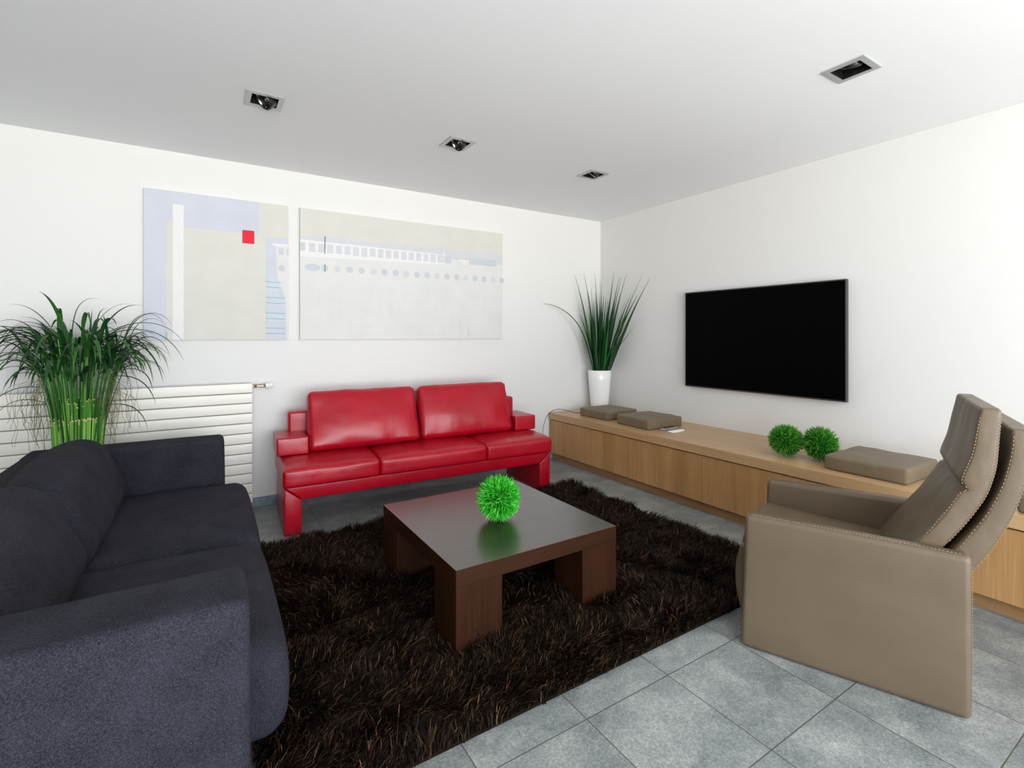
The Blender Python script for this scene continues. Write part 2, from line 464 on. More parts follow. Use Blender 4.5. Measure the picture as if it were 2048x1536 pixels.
# ------------------------------------------------------------------ recessed ceiling spotlights
def spotlight(x, y, tilt, drop, label):
    t = empty('recessed_spotlight', (x, y, RZ), 0, label, 'ceiling light', 'square recessed ceiling spotlights')
    o, i = 0.096, 0.068
    m = MB()
    for a0, a1, b0, b1 in ((-o, o, -o, -i), (-o, o, i, o), (-o, -i, -i, i), (i, o, -i, i)):
        m.box(a0, a1, b0, b1, -0.006, -0.0002)
    m.build('trim_frame', M_TRIM, t, False)
    m = MB()
    for a0, a1, b0, b1 in ((-i-.002, -i, -i, i), (i, i+.002, -i, i), (-i, i, -i-.002, -i), (-i, i, i, i+.002)):
        m.box(a0, a1, b0, b1, -0.003, 0.13)
    m.box(-i, i, -i, i, 0.13, 0.134)
    m.build('housing', M_BLACK_METAL, t, False)
    R = Matrix.Rotation(tilt[1], 4, 'Z') @ Matrix.Rotation(tilt[0], 4, 'X')
    prof = [(0.0, 0.060), (0.030, 0.059), (0.044, 0.052), (0.050, 0.040), (0.053, 0.020), (0.054, 0.000), (0.053, -0.010), (0.049, -0.014), (0.045, -0.010), (0.038, 0.008), (0.016, 0.020), (0.0, 0.022)]
    m = MB(); m.lathe(prof, (0, 0, drop), 28, 0, R)
    lamp = m.build('lamp_head', M_BLACK_METAL, t)
    m = MB(); m.lathe([(0.0445, -0.0095), (0.0425, -0.0070), (0.0405, -0.0020)], (0, 0, drop), 28, 0, R)
    m.build('lamp_ring', M_CHROME, lamp)
    m = MB(); m.lathe([(0.0, 0.004), (0.010, 0.006), (0.014, 0.013), (0.013, 0.021), (0.0, 0.021)], (0, 0, drop), 16, 0, R)
    m.build('bulb', M_CHROME, lamp)
    return t
spotlight(*SPOTS[0], (radians(48), radians(105)), 0.000, 'square recessed ceiling spotlight nearest the left wall corner, above the left painting, lamp tilted downwards')
spotlight(*SPOTS[1], (radians(48), radians(95)), 0.000, 'square recessed ceiling spotlight in the middle of the far row, above the wide painting')
spotlight(*SPOTS[2], (radians(32), radians(50)), 0.012, 'square recessed ceiling spotlight closest to the room corner, smallest in view')
spotlight(*SPOTS[3], (radians(35), radians(-60)), 0.030, 'square recessed ceiling spotlight set apart near the television wall, largest in view')

# ------------------------------------------------------------------ radiator
rad = empty('radiator', (0.355, 4.374, 0), 0, 'cream horizontal-slat panel radiator on the wall behind the tall reed plant', 'radiator')
RL = -2.0
m = MB()
N = 12; z0, z1 = 0.062, 0.985; ph = (z1-z0)/N
for i in range(N):
    V, F = softbox((abs(RL), 0.022, ph-0.006), 0.004, n=(1, 1, 1), k=2)
    m.add([v+Vector((RL/2, -0.079, z0+ph*(i+.5))) for v in V], F, 0)
m.build('slat_panel', M_RAD, rad)
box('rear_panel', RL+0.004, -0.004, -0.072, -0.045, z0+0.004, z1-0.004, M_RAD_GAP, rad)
for x in (-0.25, -1.0, -1.75): box('bracket', x-0.02, x+0.02, -0.045, -0.001, 0.15, 0.9, M_RAD, rad)
m = MB()
zv = z1-0.028
m.tube([(-0.004, -0.058, zv), (0.012, -0.058, zv)], 0.008, 12)
m.tube([(0.012, -0.058, zv), (0.032, -0.058, zv)], 0.0135, 6)
m.tube([(0.032, -0.058, zv), (0.046, -0.058, zv)], 0.008, 12)
m.tube([(0.046, -0.058, zv), (0.070, -0.058, zv)], 0.0125, 12)
m.tube([(0.058, -0.058, zv), (0.058, -0.02, zv+0.004), (0.058, -0.002, zv+0.004)], 0.008, 10)
m.tube([(0.070, -0.058, zv), (0.080, -0.058, zv)], 0.009, 12)
m.tube([(0.080, -0.058, zv), (0.094, -0.058, zv)], 0.014, 6)
valve = m.build('valve', M_BRASS, rad, False)
m = MB()
R = Matrix.Rotation(pi/2, 4, 'Y')
m.lathe([(0, 0), (0.021, 0), (0.0235, 0.004), (0.0235, 0.014), (0.021, 0.016), (0.0205, 0.045), (0.017, 0.052), (0, 0.053)], (0.092, -0.058, zv), 20, 0, R)
for k in range(10):
    a = 2*pi*k/10
    m.tube([(0.112, -0.058+0.0205*cos(a), zv+0.0205*sin(a)), (0.138, -0.058+0.0205*cos(a), zv+0.0205*sin(a))], 0.0018, 5)
m.build('valve_knob', M_PLASTIC_W, valve)

# ------------------------------------------------------------------ paintings
def paint_mat(name, c, vary=0.03):
    m = Mat(name, 0.75, 0.2)
    m.color(m.ramp(m.noise(5, 5, 0.65), [(0.3, tuple(x*(1-vary) for x in c)), (0.7, tuple(min(1, x*(1+vary)) for x in c))]))
    m.bump(m.noise(500, 2), 0.15, 0.0008); return m.m
P_CREAM = paint_mat('paint_cream', (0.632, 0.628, 0.581))
P_OFFW = paint_mat('paint_off_white', (0.679, 0.679, 0.666))
P_WHITE = paint_mat('paint_white', (0.745, 0.745, 0.735), 0.01)
P_BLUE = paint_mat('paint_pale_blue', (0.568, 0.593, 0.666), 0.04)
P_BLUEG = paint_mat('paint_blue_grey', (0.537, 0.572, 0.615), 0.04)
P_MIST = paint_mat('paint_mist_blue', (0.589, 0.606, 0.641), 0.03)
P_AQUA = paint_mat('paint_aqua_grey', (0.542, 0.611, 0.654), 0.05)
P_RED = paint_mat('paint_red', (0.80, 0.025, 0.045), 0.12)
P_DARK = paint_mat('paint_dark_line', (0.08, 0.13, 0.15))
P_TEAL = paint_mat('paint_teal_line', (0.10, 0.30, 0.36))
P_GREYL = paint_mat('paint_grey_line', (0.40, 0.42, 0.44))
P_FAINT = paint_mat('paint_faint_line', (0.632, 0.636, 0.619))
P_EDGE = paint_mat('canvas_edge', (0.62, 0.62, 0.60))
PM = [P_CREAM, P_OFFW, P_WHITE, P_BLUE, P_BLUEG, P_MIST, P_AQUA, P_RED, P_DARK, P_TEAL, P_GREYL, P_FAINT]
CREAM, OFFW, WHITE, BLUE, BLUEG, MIST, AQUA, RED, DARK, TEAL, GREYL, FAINT = range(12)

def painting(x0, x1, z0, z1, patches, label):
    t = empty('painting', (x0, 4.374, z0), 0, label, 'painting')
    W, H = x1-x0, z1-z0
    box('canvas', 0, W, -0.032, -0.001, 0, H, P_EDGE, t)
    m = MB(); y = -0.0322
    for pts, mi in patches:
        y -= 0.00006
        m.add([(p[0]*W, y, p[1]*H) for p in pts], [tuple(range(len(pts)))], mi)
    m.build('painted_surface', PM, t, False)
    return t
def rc(x0, y0, x1, y1): return [(x0, y0), (x1, y0), (x1, y1), (x0, y1)]
def el(cx, cy, rx, ry, n=18): return [(cx+rx*cos(2*pi*i/n), cy+ry*sin(2*pi*i/n)) for i in range(n)]
# left painting; heights run from its bottom edge
pt = [(rc(0, 0, 1, 1), CREAM), (rc(0, 0, 0.155, 1), BLUE), (rc(0.155, 0.765, 0.775, 1), BLUE),
      (rc(0.14, 0, 0.175, 0.79), CREAM),
      (rc(0.18, 0, 0.25, 0.915), WHITE),
      (rc(0.825, 0, 1, 0.755), BLUE), (rc(0.825, 0.28, 1, 0.47), AQUA), (rc(0.825, 0.0, 1, 0.11), BLUE), (rc(0.825, 0.12, 1, 0.2), AQUA)]
hull = [(0.905, 0.66), (0.907, 0.58), (0.912, 0.50), (0.925, 0.44), (0.945, 0.39), (0.965, 0.345), (0.98, 0.29), (0.985, 0.20), (0.982, 0.10), (0.985, 0.0), (1, 0), (1, 0.70), (0.90, 0.70)]
pt += [(hull, OFFW)]
for z in (0.545, 0.50, 0.425, 0.385, 0.31, 0.27, 0.195, 0.155, 0.085, 0.045):
    e = 0.975 if z < 0.34 else (0.90 if z > 0.45 else 0.94)
    pt.append(([(0.825, z-0.0015), (e, z-0.004), (e, z-0.0015), (0.825, z+0.0015)], TEAL if z < 0.5 else BLUEG))
pt += [(rc(0.875, 0.695, 1, 0.71), WHITE), (rc(0.925, 0.63, 0.965, 0.68), BLUEG), (rc(0.985, 0.63, 1, 0.68), BLUEG), (el(0.948, 0.53, 0.025, 0.024), BLUEG),
       (rc(0.652, 0.692, 0.74, 0.787), DARK), (rc(0.655, 0.696, 0.737, 0.784), RED), (rc(0.138, 0, 0.142, 0.055), TEAL)]
painting(-0.322, 0.616, 1.3185, 2.395, pt, 'large square-ish abstract canvas with a red square, pale blue and cream blocks')
# right painting
pr_ = [(rc(0, 0, 1, 1), CREAM)]
pr_.append(([(0, 0), (1, 0), (1, 0.70), (0, 0.74)], OFFW))
pr_.append(([(0, 0.73), (0.55, 0.715), (1, 0.70), (1, 0.79), (0.6, 0.80), (0, 0.79)], MIST))
pr_.append(([(0, 0.63), (0.66, 0.66), (0.66, 0.745), (0, 0.76)], WHITE))
rr = random.Random(3)
for i in range(17):
    x = 0.035 + i*0.037
    a, b = 0.672+rr.uniform(-.004, .004), 0.74
    pr_.append((rc(x, a, x+0.026, b), MIST))
pr_.append((rc(0.0, 0.676, 0.02, 0.738), BLUEG))
pr_.append((rc(0.655, 0.672, 0.70, 0.735), BLUEG)); pr_.append((rc(0.80, 0.68, 0.96, 0.74), BLUEG))
pr_.append((rc(0.66, 0.66, 0.664, 0.79), WHITE)); pr_.append((rc(0.742, 0.70, 0.80, 0.715), WHITE)); pr_.append((rc(0.765, 0.67, 0.785, 0.715), WHITE))
pr_.append((el(0.05, 0.553, 0.032, 0.028), BLUEG))
for i in range(18):
    x = 0.100+i*0.0525
    pr_.append((el(x, 0.553+0.002*rr.uniform(-1, 1), 0.0140, 0.027), (BLUEG, MIST, BLUEG)[i % 3]))
for i in range(7):
    z = 0.44-i*0.066
    pr_.append((rc(0.0, z, 1, z+0.002), FAINT))
for i in range(22):
    x = 0.03+i*0.045; z = 0.44-(i % 6)*0.066
    pr_.append((rc(x, max(z-0.132, 0.0), x+0.0012, z), FAINT))
pr_ += [(rc(0.0985, 0.70, 0.1015, 0.80), DARK), (rc(0.0985, 0.665, 0.1010, 0.735), DARK), (rc(0.0985, 0.525, 0.1010, 0.580), DARK)]
painting(0.705, 2.642, 1.3185, 2.395, pr_, 'wide pale canvas of a ship side with rows of portholes and windows')

# ------------------------------------------------------------------ television
tv = empty('television', (3.950, 2.423, 0.866), 0, 'flat black wall-mounted television with a thin dark bezel', 'television')
sbox('body', 0.002, 0.032, -0.701, 0.701, 0, 0.894, 0.003, M_TVFRAME, tv, False, n=(1, 1, 1), k=2)
box('screen', 0.0005, 0.0025, -0.691, 0.691, 0.012, 0.884, M_SCREEN, tv)
box('wall_mount', 0.032, 0.0635, -0.25, 0.25, 0.25, 0.65, M_BLACK_METAL, tv)

# ------------------------------------------------------------------ sideboard
sb = empty('sideboard', (3.24, 0, 0), 0, 'long low oak sideboard running along the wall under the television', 'sideboard')
Y0, Y1 = -0.46, 4.355
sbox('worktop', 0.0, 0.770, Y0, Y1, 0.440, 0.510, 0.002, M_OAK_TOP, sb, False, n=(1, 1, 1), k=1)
box('carcass', 0.034, 0.765, Y0+0.005, Y1-0.005, 0.072, 0.438, M_GAP_SHADE, sb)  # coloured black so the gaps around the doors read as shadow
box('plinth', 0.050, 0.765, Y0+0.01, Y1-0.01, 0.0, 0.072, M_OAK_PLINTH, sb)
box('end_panel', 0.012, 0.034, Y1-0.02, Y1-0.002, 0.075, 0.438, M_OAK_DOOR, sb)
edges = [Y1-0.022, 3.37, 2.417, 1.46, 0.51, Y0]
for a, b in zip(edges, edges[1:]):
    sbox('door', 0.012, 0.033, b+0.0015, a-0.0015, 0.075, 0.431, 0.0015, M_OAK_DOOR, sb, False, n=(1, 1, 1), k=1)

# seat pads lying on the sideboard
def seat_pad(x, y, rz, sx, sy, h, label, seed, squash=0.0):
    rr = random.Random(seed); ph = [rr.uniform(0, 6) for _ in range(4)]
    def fn(p):
        w = noise.noise(Vector((p.x*7+seed, p.y*7, p.z*5)))*0.006 + noise.noise(Vector((p.x*22+seed, p.y*16, p.z*14)))*0.0022
        f = 0.25+0.75*min(1, max(0, (p.z+h/2)/h*3))
        k = 1 + w*2.0*f
        z = p.z
        if z > 0: z = z + w*1.1 - squash*(p.x/sx+0.5)*0.6
        return Vector((p.x*k, p.y*k, max(z, -h/2)))
    m = MB(); m.soft((0, 0, h/2), (sx, sy, h), 0.015, n=(12, 12, 4), crown=(0.006, 0.006, 0.003), fn=fn, k=4, pw=4)
    # seam around the top edge
    o = m.build('seat_pad', M_PAD)
    o.location = (x, y, 0.510); o.rotation_euler = (0, 0, rz)
    return tag(o, label, 'cushion')
seat_pad(3.610, 3.815, radians(2), 0.43, 0.40, 0.083, 'taupe square seat pad in front of the white vase', 1, 0.004)
seat_pad(3.585, 3.245, radians(-3), 0.43, 0.415, 0.090, 'taupe square seat pad with the remote controls lying beside it', 2)
seat_pad(3.575, 1.370, radians(0.5), 0.47, 0.435, 0.090, 'taupe square seat pad next to the two grass balls on the sideboard', 3)
seat_pad(3.52, 0.48, radians(1), 0.46, 0.45, 0.090, 'taupe seat pad at the near end of the sideboard, mostly hidden by the armchair back', 4)

# remote controls
m = MB(); m.soft((0, 0, 0.010), (0.20, 0.045, 0.018), 0.006, 0, n=(4, 2, 1), k=2)
r1 = m.build('remote_control', M_SILVER); r1.location = (3.555, 2.985, 0.510); r1.rotation_euler = (0, 0, radians(4))
tag(r1, 'silver and black remote control lying against the seat pad', 'remote control')
m = MB(); m.soft((0.0, 0, 0.0205), (0.15, 0.034, 0.003), 0.001, 0, n=(1, 1, 1), k=1)
m.build('keypad', M_BLACK_METAL, r1, False)
def bend(p):
    return Vector((p.x, p.y + 0.35*p.x*p.x*4, p.z*(1-0.25*abs(p.x)/0.09)))
m = MB(); m.soft((0, 0, 0.009), (0.17, 0.048, 0.018), 0.008, 0, n=(8, 3, 2), crown=(0, 0, 0.003), k=3, fn=bend)
r2 = m.build('remote_control', M_PLASTIC_W); r2.location = (3.52, 2.865, 0.510); r2.rotation_euler = (0, 0, radians(0))
tag(r2, 'white curved remote control lying at the sideboard front edge', 'remote control')

# vase with sword-like leaves
VX, VY = 3.82, 4.18
vase = empty('potted_grass_plant', (VX, VY, 0.510), 0, 'tall sword-leaf grass in a white tapered vase at the corner end of the sideboard', 'potted plant')
m = MB()
m.lathe([(0, 0), (0.088, 0), (0.095, 0.006), (0.104, 0.10), (0.115, 0.22), (0.125, 0.34), (0.131, 0.449), (0.128, 0.452), (0.124, 0.449), (0.118, 0.34), (0.112, 0.30)], n=48)
m.build('vase', M_CERAMIC, vase)
m = MB(); m.lathe([(0.121, 0.40), (0.08, 0.405), (0, 0.41)], n=32); m.build('soil', M_SOIL, vase)
FW = Vector((sin(radians(32.4)), cos(radians(32.4)), 0)); RT = Vector((cos(radians(32.4)), -sin(radians(32.4)), 0))
def sight(px, py, X=None, Y=None):
    """point of the place seen at a photograph position, on the plane x = X or y = Y"""
    r = FW + RT*((px-1024)/990) + Vector((0, 0, -(py-671)/990))
    t = X/r.x if X is not None else Y/r.y
    return Vector((0, 0, EYE)) + r*t
m = MB()
# tips of the long blades: position in the photograph, plane, base angle
tips = [(1150,550,'Y',4.30),(1168,546,'Y',4.26),(1190,548,'Y',4.30),(1200,557,'X',3.93),(1203,562,'X',3.85),(1228,546,'X',3.95),(1253,547,'X',3.93),
        (1285,549,'X',3.95),(1300,556,'X',3.97),(1243,552,'X',3.88),(1238,556,'X',3.97),(1158,584,'Y',4.20),(1176,583,'Y',4.12),(1190,585,'Y',4.22),
        (1208,592,'X',3.90),(1212,596,'X',3.80),(1222,588,'X',3.92),(1240,588,'X',3.86),(1262,586,'X',3.90),(1275,590,'X',3.95),(1198,590,'Y',4.2),
        (1255,630,'X',3.9),(1250,640,'X',3.84),(1160,628,'Y',4.1),(1182,575,'Y',4.25),(1232,600,'X',3.8),(1218,600,'X',3.7)]
rr = random.Random(5)
def blade(m, b, tip, wmax, sag, mat=0, n=14, out=0.0):
    b = Vector(b); tip = Vector(tip); P = []
    for i in range(n+1):
        t = i/n
        q = b.lerp(tip, t)
        q.z += sag*sin(pi*t)
        P.append(q)
    W = [wmax*(0.5+0.5*min(1, t/n*3.5))*max(0.05, lerp_tab(t/n, [(0, 1), (0.42, 1), (0.62, 0.55), (0.75, 0.28), (1, 0.07)])) for t in range(n+1)]
    m.ribbon(P, W, Vector((0.3*rr.uniform(-1, 1), -1, 0.2)).normalized(), mat, 0.3)
base0 = Vector((VX, VY, 0.51))
for px, py, ax, v in tips:
    tip = sight(px, py, X=v) if ax == 'X' else sight(px, py, Y=v)
    tip -= base0
    side = max(-1, min(1, (px-1205)/90))
    b = RT*(side*0.075+rr.uniform(-.02, .02)) + FW*rr.uniform(-.06, .04); b.z = 0.39
    blade(m, b, tip, rr.uniform(0.013, 0.021), 0.06*rr.uniform(0.2, 1)+0.05*abs(side), n=16)
for k in range(34):
    side = rr.uniform(-1, 1)
    px, py = 1206+side*rr.uniform(35, 52), rr.uniform(590, 680)
    v = 4.27-0.25*rr.random() if side < 0 else 0
    tip = sight(px, py, Y=v) if side < 0 else sight(px, py, X=3.94-0.2*rr.random())
    tip -= base0
    b = RT*(side*0.08) + FW*rr.uniform(-.07, .05); b.z = 0.39
    blade(m, b, tip, rr.uniform(0.011, 0.019), 0.03+0.03*abs(side))
# the two bent blades
def bent(pts, w, b):
    P = [Vector(b)]+[p-base0 for p in pts]
    Q = []
    for i in range(len(P)-1):
        for s in range(4): Q.append(P[i].lerp(P[i+1], s/4))
    Q.append(P[-1])
    for _ in range(3): Q = [Q[0]]+[(Q[i-1]+Q[i]*2+Q[i+1])/4 for i in range(1, len(Q)-1)]+[Q[-1]]
    n = len(Q)-1
    m.ribbon(Q, [w*(1-0.85*i/n) for i in range(n+1)], Vector((0, -1, .2)), 0, 0.3)
bent([sight(1172, 680, Y=4.2), sight(1155, 645, Y=4.2), sight(1135, 625, Y=4.22), sight(1110, 611, Y=4.24), sight(1087, 607, Y=4.25)], 0.010, (-0.07, 0, 0.39))
bent([sight(1232, 700, X=3.9), sight(1250, 678, X=3.9), sight(1266, 655, X=3.92)], 0.009, (0.06, -0.04, 0.39))
m.build('sword_leaves', M_SWORD, vase)

# cable
m = MB()
cp = [(3.56, 4.05, 0.514), (3.48, 4.12, 0.514), (3.40, 4.17, 0.525), (3.31, 4.20, 0.560), (3.20, 4.22, 0.560), (3.12, 4.23, 0.50), (3.09, 4.24, 0.42), (3.075, 4.25, 0.30), (3.08, 4.26, 0.18), (3.09, 4.27, 0.06), (3.10, 4.28, 0.004)]
Q = [Vector(p) for p in cp]
def refine(Q, it=3):
    for _ in range(it):
        R = [Q[0]]
        for a, b in zip(Q, Q[1:]): R += [a.lerp(b, .25), a.lerp(b, .75)]
        R.append(Q[-1]); Q = R
    return Q
m.tube(refine(Q), 0.0028, 6)
tag(m.build('power_cable', M_CABLE), 'thin black cable curling over the far end of the sideboard', 'cable')

# ------------------------------------------------------------------ grass balls
M_CORE = plain('ball_core_green', (0.008, 0.07, 0.006), 0.9, 0.1)
def grass_ball(loc, R, mat, label, seed, n=2000, blen=0.034):
    rg = np.random.default_rng(seed)
    rc_ = R-blen*0.8
    i = np.arange(n)+0.5
    phi = np.arccos(1-2*i/n); th = pi*(1+5**0.5)*i
    D = np.stack([np.cos(th)*np.sin(phi), np.sin(th)*np.sin(phi), np.cos(phi)], 1)
    D += rg.normal(0, 0.03, D.shape); D /= np.linalg.norm(D, axis=1)[:, None]
    lean = D + rg.normal(0, 0.42, D.shape); lean /= np.linalg.norm(lean, axis=1)[:, None]
    curl = rg.normal(0, 0.32, D.shape)
    L = blen*rg.uniform(0.7, 1.25, n)[:, None]
    base = D*rc_*0.97
    side = np.cross(lean, rg.normal(0, 1, D.shape)); side /= np.linalg.norm(side, axis=1)[:, None]
    levels = [0, 0.4, 0.75, 1.0]; wid = [0.0019, 0.0021, 0.0014, 0.0002]
    V = np.zeros((n, 8, 3))
    for k, (t, w) in enumerate(zip(levels, wid)):
        c = base + lean*L*t + curl*L*0.35*t*t
        V[:, 2*k] = c-side*w; V[:, 2*k+1] = c+side*w
    V = V.reshape(-1, 3); V[:, 2] = np.maximum(V[:, 2], -R+0.001)
    b = (np.arange(n)*8)[:, None]
    Q = np.concatenate([b+np.array([[2*k, 2*k+1, 2*k+3, 2*k+2]]) for k in range(3)], 0)
    # core
    nu, nv = 24, 14
    cv = [];
    for a in range(nv+1):
        for c in range(nu):
            p_, q_ = pi*a/nv, 2*pi*c/nu
            cv.append((rc_*sin(p_)*cos(q_), rc_*sin(p_)*sin(q_), rc_*cos(p_)))
    cq = [(a*nu+c, (a+1)*nu+c, (a+1)*nu+(c+1) % nu, a*nu+(c+1) % nu) for a in range(nv) for c in range(nu)]
    off = len(V); V = np.concatenate([V, np.array(cv)]); Q = np.concatenate([Q, np.array(cq)+off])
    o = np_mesh('grass_ball', V, Q, mat)
    o.data.materials.append(M_CORE)
    mi = np.zeros(len(Q), dtype=np.int32); mi[-len(cq):] = 1
    o.data.polygons.foreach_set('material_index', mi)
    o.location = loc
    return tag(o, label, 'decorative ball')
grass_ball((1.352, 2.262, 0.370+0.116), 0.116, M_GRASS_LIME, 'bright lime green artificial grass ball on the coffee table', 1, 3000)
grass_ball((3.462, 1.892, 0.510+0.111), 0.111, M_GRASS_MID, 'green artificial grass ball on the sideboard, the one further from the armchair', 2)
grass_ball((3.540, 1.703, 0.510+0.113), 0.113, M_GRASS_MID, 'green artificial grass ball on the sideboard touching the large seat pad corner', 3)

# ------------------------------------------------------------------ coffee table
ct = empty('coffee_table', (0.907, 1.864, 0), 0, 'low square dark wenge coffee table standing on the shag rug', 'coffee table')
TW, TD, TH, TT = 0.912, 0.955, 0.370, 0.074
m = MB(); m.soft((TW/2, TD/2, TH-TT/2), (TW, TD, TT), 0.0018, 0, n=(1, 1, 1), k=1)
top = m.build('tabletop', [M_WENGE_SIDE, M_WENGE_TOP], ct, False)
for p in top.data.polygons:
    p.material_index = 1 if p.normal.z > 0.9 else 0
LW = 0.225
for x in (0.001, TW-LW-0.001):
    for y in (0.001, TD-LW-0.001):
        sbox('leg', x, x+LW, y, y+LW, 0.012, TH-TT-0.001, 0.0015, M_WENGE_LEG, ct, False, n=(1, 1, 1), k=1)

# ------------------------------------------------------------------ shag rug
RUG = (0.16, 2.84, 1.47, 3.47)
rug = empty('shag_rug', ((RUG[0]+RUG[1])/2, (RUG[2]+RUG[3])/2, 0), 0, 'dark brown long-pile shag rug under the coffee table', 'rug')
w_, d_ = (RUG[1]-RUG[0])/2, (RUG[3]-RUG[2])/2
sbox('backing', -w_, w_, -d_, d_, 0.0, 0.012, 0.004, M_RUGBASE, rug, n=(1, 1, 1), k=2)
def rug_pile():
    sp = 0.021
    nx, ny = int(2*w_/sp), int(2*d_/sp)
    gx, gy = np.meshgrid(np.linspace(-w_+.005, w_-.005, nx), np.linspace(-d_+.005, d_-.005, ny))
    T = np.stack([gx.ravel(), gy.ravel()], 1); T += RNG.normal(0, 0.006, T.shape)
    nt = len(T)
    lean = np.zeros((nt, 2)); hf = np.zeros(nt)
    for i in range(nt):
        x, y = T[i]
        a = noise.noise(Vector((x*2.3, y*2.3, 3.1)))*5.5 + noise.noise(Vector((x*7, y*7, 9.1)))*2.2
        s = 0.45+1.9*abs(noise.noise(Vector((x*5, y*5, 20.0))))
        lean[i] = (cos(a)*s, sin(a)*s)
        hf[i] = 0.86+0.5*noise.noise(Vector((x*6, y*6, 31.0)))
    K = 14
    base = np.repeat(T, K, 0) + RNG.normal(0, 0.0055, (nt*K, 2))
    ln = np.repeat(lean, K, 0) + RNG.normal(0, 0.42, (nt*K, 2))
    L = 0.068*np.repeat(hf, K)*RNG.uniform(0.7, 1.15, nt*K)
    N = nt*K
    stray = RNG.random(N) < 0.02; L[stray] *= 1.25
    mag = np.linalg.norm(ln, axis=1)
    ang = RNG.uniform(0, pi, N)
    side = np.stack([np.cos(ang), np.sin(ang), np.zeros(N)], 1)
    wmul = RNG.uniform(0.7, 1.3, N)[:, None]
    V = np.zeros((N, 8, 3))
    for k, (t, w) in enumerate(((0, .0014), (0.4, .0015), (0.75, .0012), (1.0, .0004))):
        zz = L*t/np.sqrt(1+(mag*t*1.0)**2)
        xy = ln*(L*t*t/np.sqrt(1+mag**2))[:, None]*1.0
        c = np.stack([base[:, 0]+xy[:, 0], base[:, 1]+xy[:, 1], 0.010+zz], 1)
        V[:, 2*k] = c-side*w*wmul; V[:, 2*k+1] = c+side*w*wmul
    # leave out strands under table legs
    lo = np.array([ct.location.x, ct.location.y])-np.array([rug.location.x, rug.location.y])
    bad = np.zeros(N, bool)
    for x in (0.001, TW-LW-0.001):
        for y in (0.001, TD-LW-0.001):
            for P in (V[:, 7, :2], base):
                bad |= (P[:, 0] > lo[0]+x-.001) & (P[:, 0] < lo[0]+x+LW+.001) & (P[:, 1] > lo[1]+y-.001) & (P[:, 1] < lo[1]+y+LW+.001)
    V = V[~bad]; N = len(V)
    b = (np.arange(N)*8)[:, None]
    Q = np.concatenate([b+np.array([[2*k, 2*k+1, 2*k+3, 2*k+2]]) for k in range(3)], 0)
    o = np_mesh('pile', V.reshape(-1, 3), Q, M_RUG, rug)
    o['kind'] = 'stuff'
rug_pile()

# ------------------------------------------------------------------ red leather sofa
rs = empty('red_sofa', (0.474, 3.588, 0), radians(-2.75), 'red leather two-seat sofa with loose back cushions against the back wall', 'sofa')
SL = 2.163
def wrinkle(p, s=1.0, seed=0):
    v = noise.noise(Vector((p.x*6+seed, p.y*6, p.z*6)))*0.006 + noise.noise(Vector((p.x*17+seed, p.y*13, p.z*17)))*0.0022
    return v*s
def prism(name, poly, y0, y1, bev, mat, parent):
    """outline in the x-z plane, extruded from y0 to y1, edges rounded"""
    bm = bmesh.new()
    A = [bm.verts.new((x, y0, z)) for x, z in poly]; B = [bm.verts.new((x, y1, z)) for x, z in poly]
    n = len(poly)
    bm.faces.new(A); bm.faces.new(list(reversed(B)))
    for i in range(n): bm.faces.new((A[i], B[i], B[(i+1) % n], A[(i+1) % n]))
    bmesh.ops.recalc_face_normals(bm, faces=bm.faces)
    bmesh.ops.bevel(bm, geom=list(bm.edges), offset=bev, segments=3, affect='EDGES', profile=0.5)
    me = bpy.data.meshes.new(name); bm.to_mesh(me); bm.free()
    me.materials.append(mat)
    for p in me.polygons: p.use_smooth = True
    o = bpy.data.objects.new(name, me); COL.objects.link(o); o.parent = parent
    return o
E_ = 0.012
prism('leg_panel', [(E_, 0), (0.122, 0), (0.122, 0.232), (E_, 0.322)], 0.02, 0.62, 0.009, M_RED, rs)
prism('leg_panel', [(SL-0.122, 0), (SL-E_, 0), (SL-E_, 0.322), (SL-0.122, 0.232)], 0.02, 0.62, 0.009, M_RED, rs)
rail = prism('front_rail', [(0.1235, 0.235), (SL-0.1235, 0.235), (SL-E_-0.002, 0.326), (E_+0.002, 0.326)], 0.019, 0.14, 0.009, M_RED, rs)
for x in (0.65, 1.52):
    m = MB(); m.tube([(x, 0.0185, 0.318), (x, 0.0185, 0.245), (x, 0.03, 0.2345), (x, 0.12, 0.2345)], 0.0012, 5); m.build('seam', M_RED_SEAM, rail)
sbox('seat_base', 0.126, SL-0.126, 0.141, 0.62, 0.250, 0.320, 0.008, M_RED, rs, n=(4, 4, 1))
seams = [0.0, 0.650, 1.520, SL]
for i in range(3):
    a, b = seams[i], seams[i+1]
    L = b-a
    def fn(p, L=L, i=i):
        w = wrinkle(p, 1.0, i*5)
        q = Vector(p)
        if p.z > 0: q.z += w*0.8
        if p.y < 0: q.y -= abs(w)*0.5
        # puckers beside the seams
        e = max(0, 1-(L/2-abs(p.x))/0.10)
        if p.z > 0: q.z -= 0.004*e*e*(1+sin(p.y*60))*0.5
        # the front drops a little
        fy = max(0, (-p.y-0.15)/0.17)
        q.z -= 0.018*fy*fy if p.z > 0 else 0
        return q
    m = MB(); m.soft(((a+b)/2, 0.312, 0.395), (L-0.002, 0.625, 0.142), 0.024, 0, n=(14, 14, 4), crown=(0, 0.008, 0.012), fn=fn, k=4, pw=6)
    m.build('seat_cushion', M_RED, rs)
sbox('backrest', 0.085, SL-0.085, 0.545, 0.650, 0.30, 0.762, 0.022, M_RED, rs, n=(14, 2, 8), crown=(0, 0.004, 0))
for a in (-0.008, SL-0.200):
    m = MB()
    m.soft((a+0.1025, 0.47, 0.545), (0.215, 0.345, 0.13), 0.012, 0, n=(5, 6, 4), crown=(0.002, 0.003, 0.003), fn=lambda p: p+p.normalized()*wrinkle(p, .4, a))
    m.build('armrest', M_RED, rs)
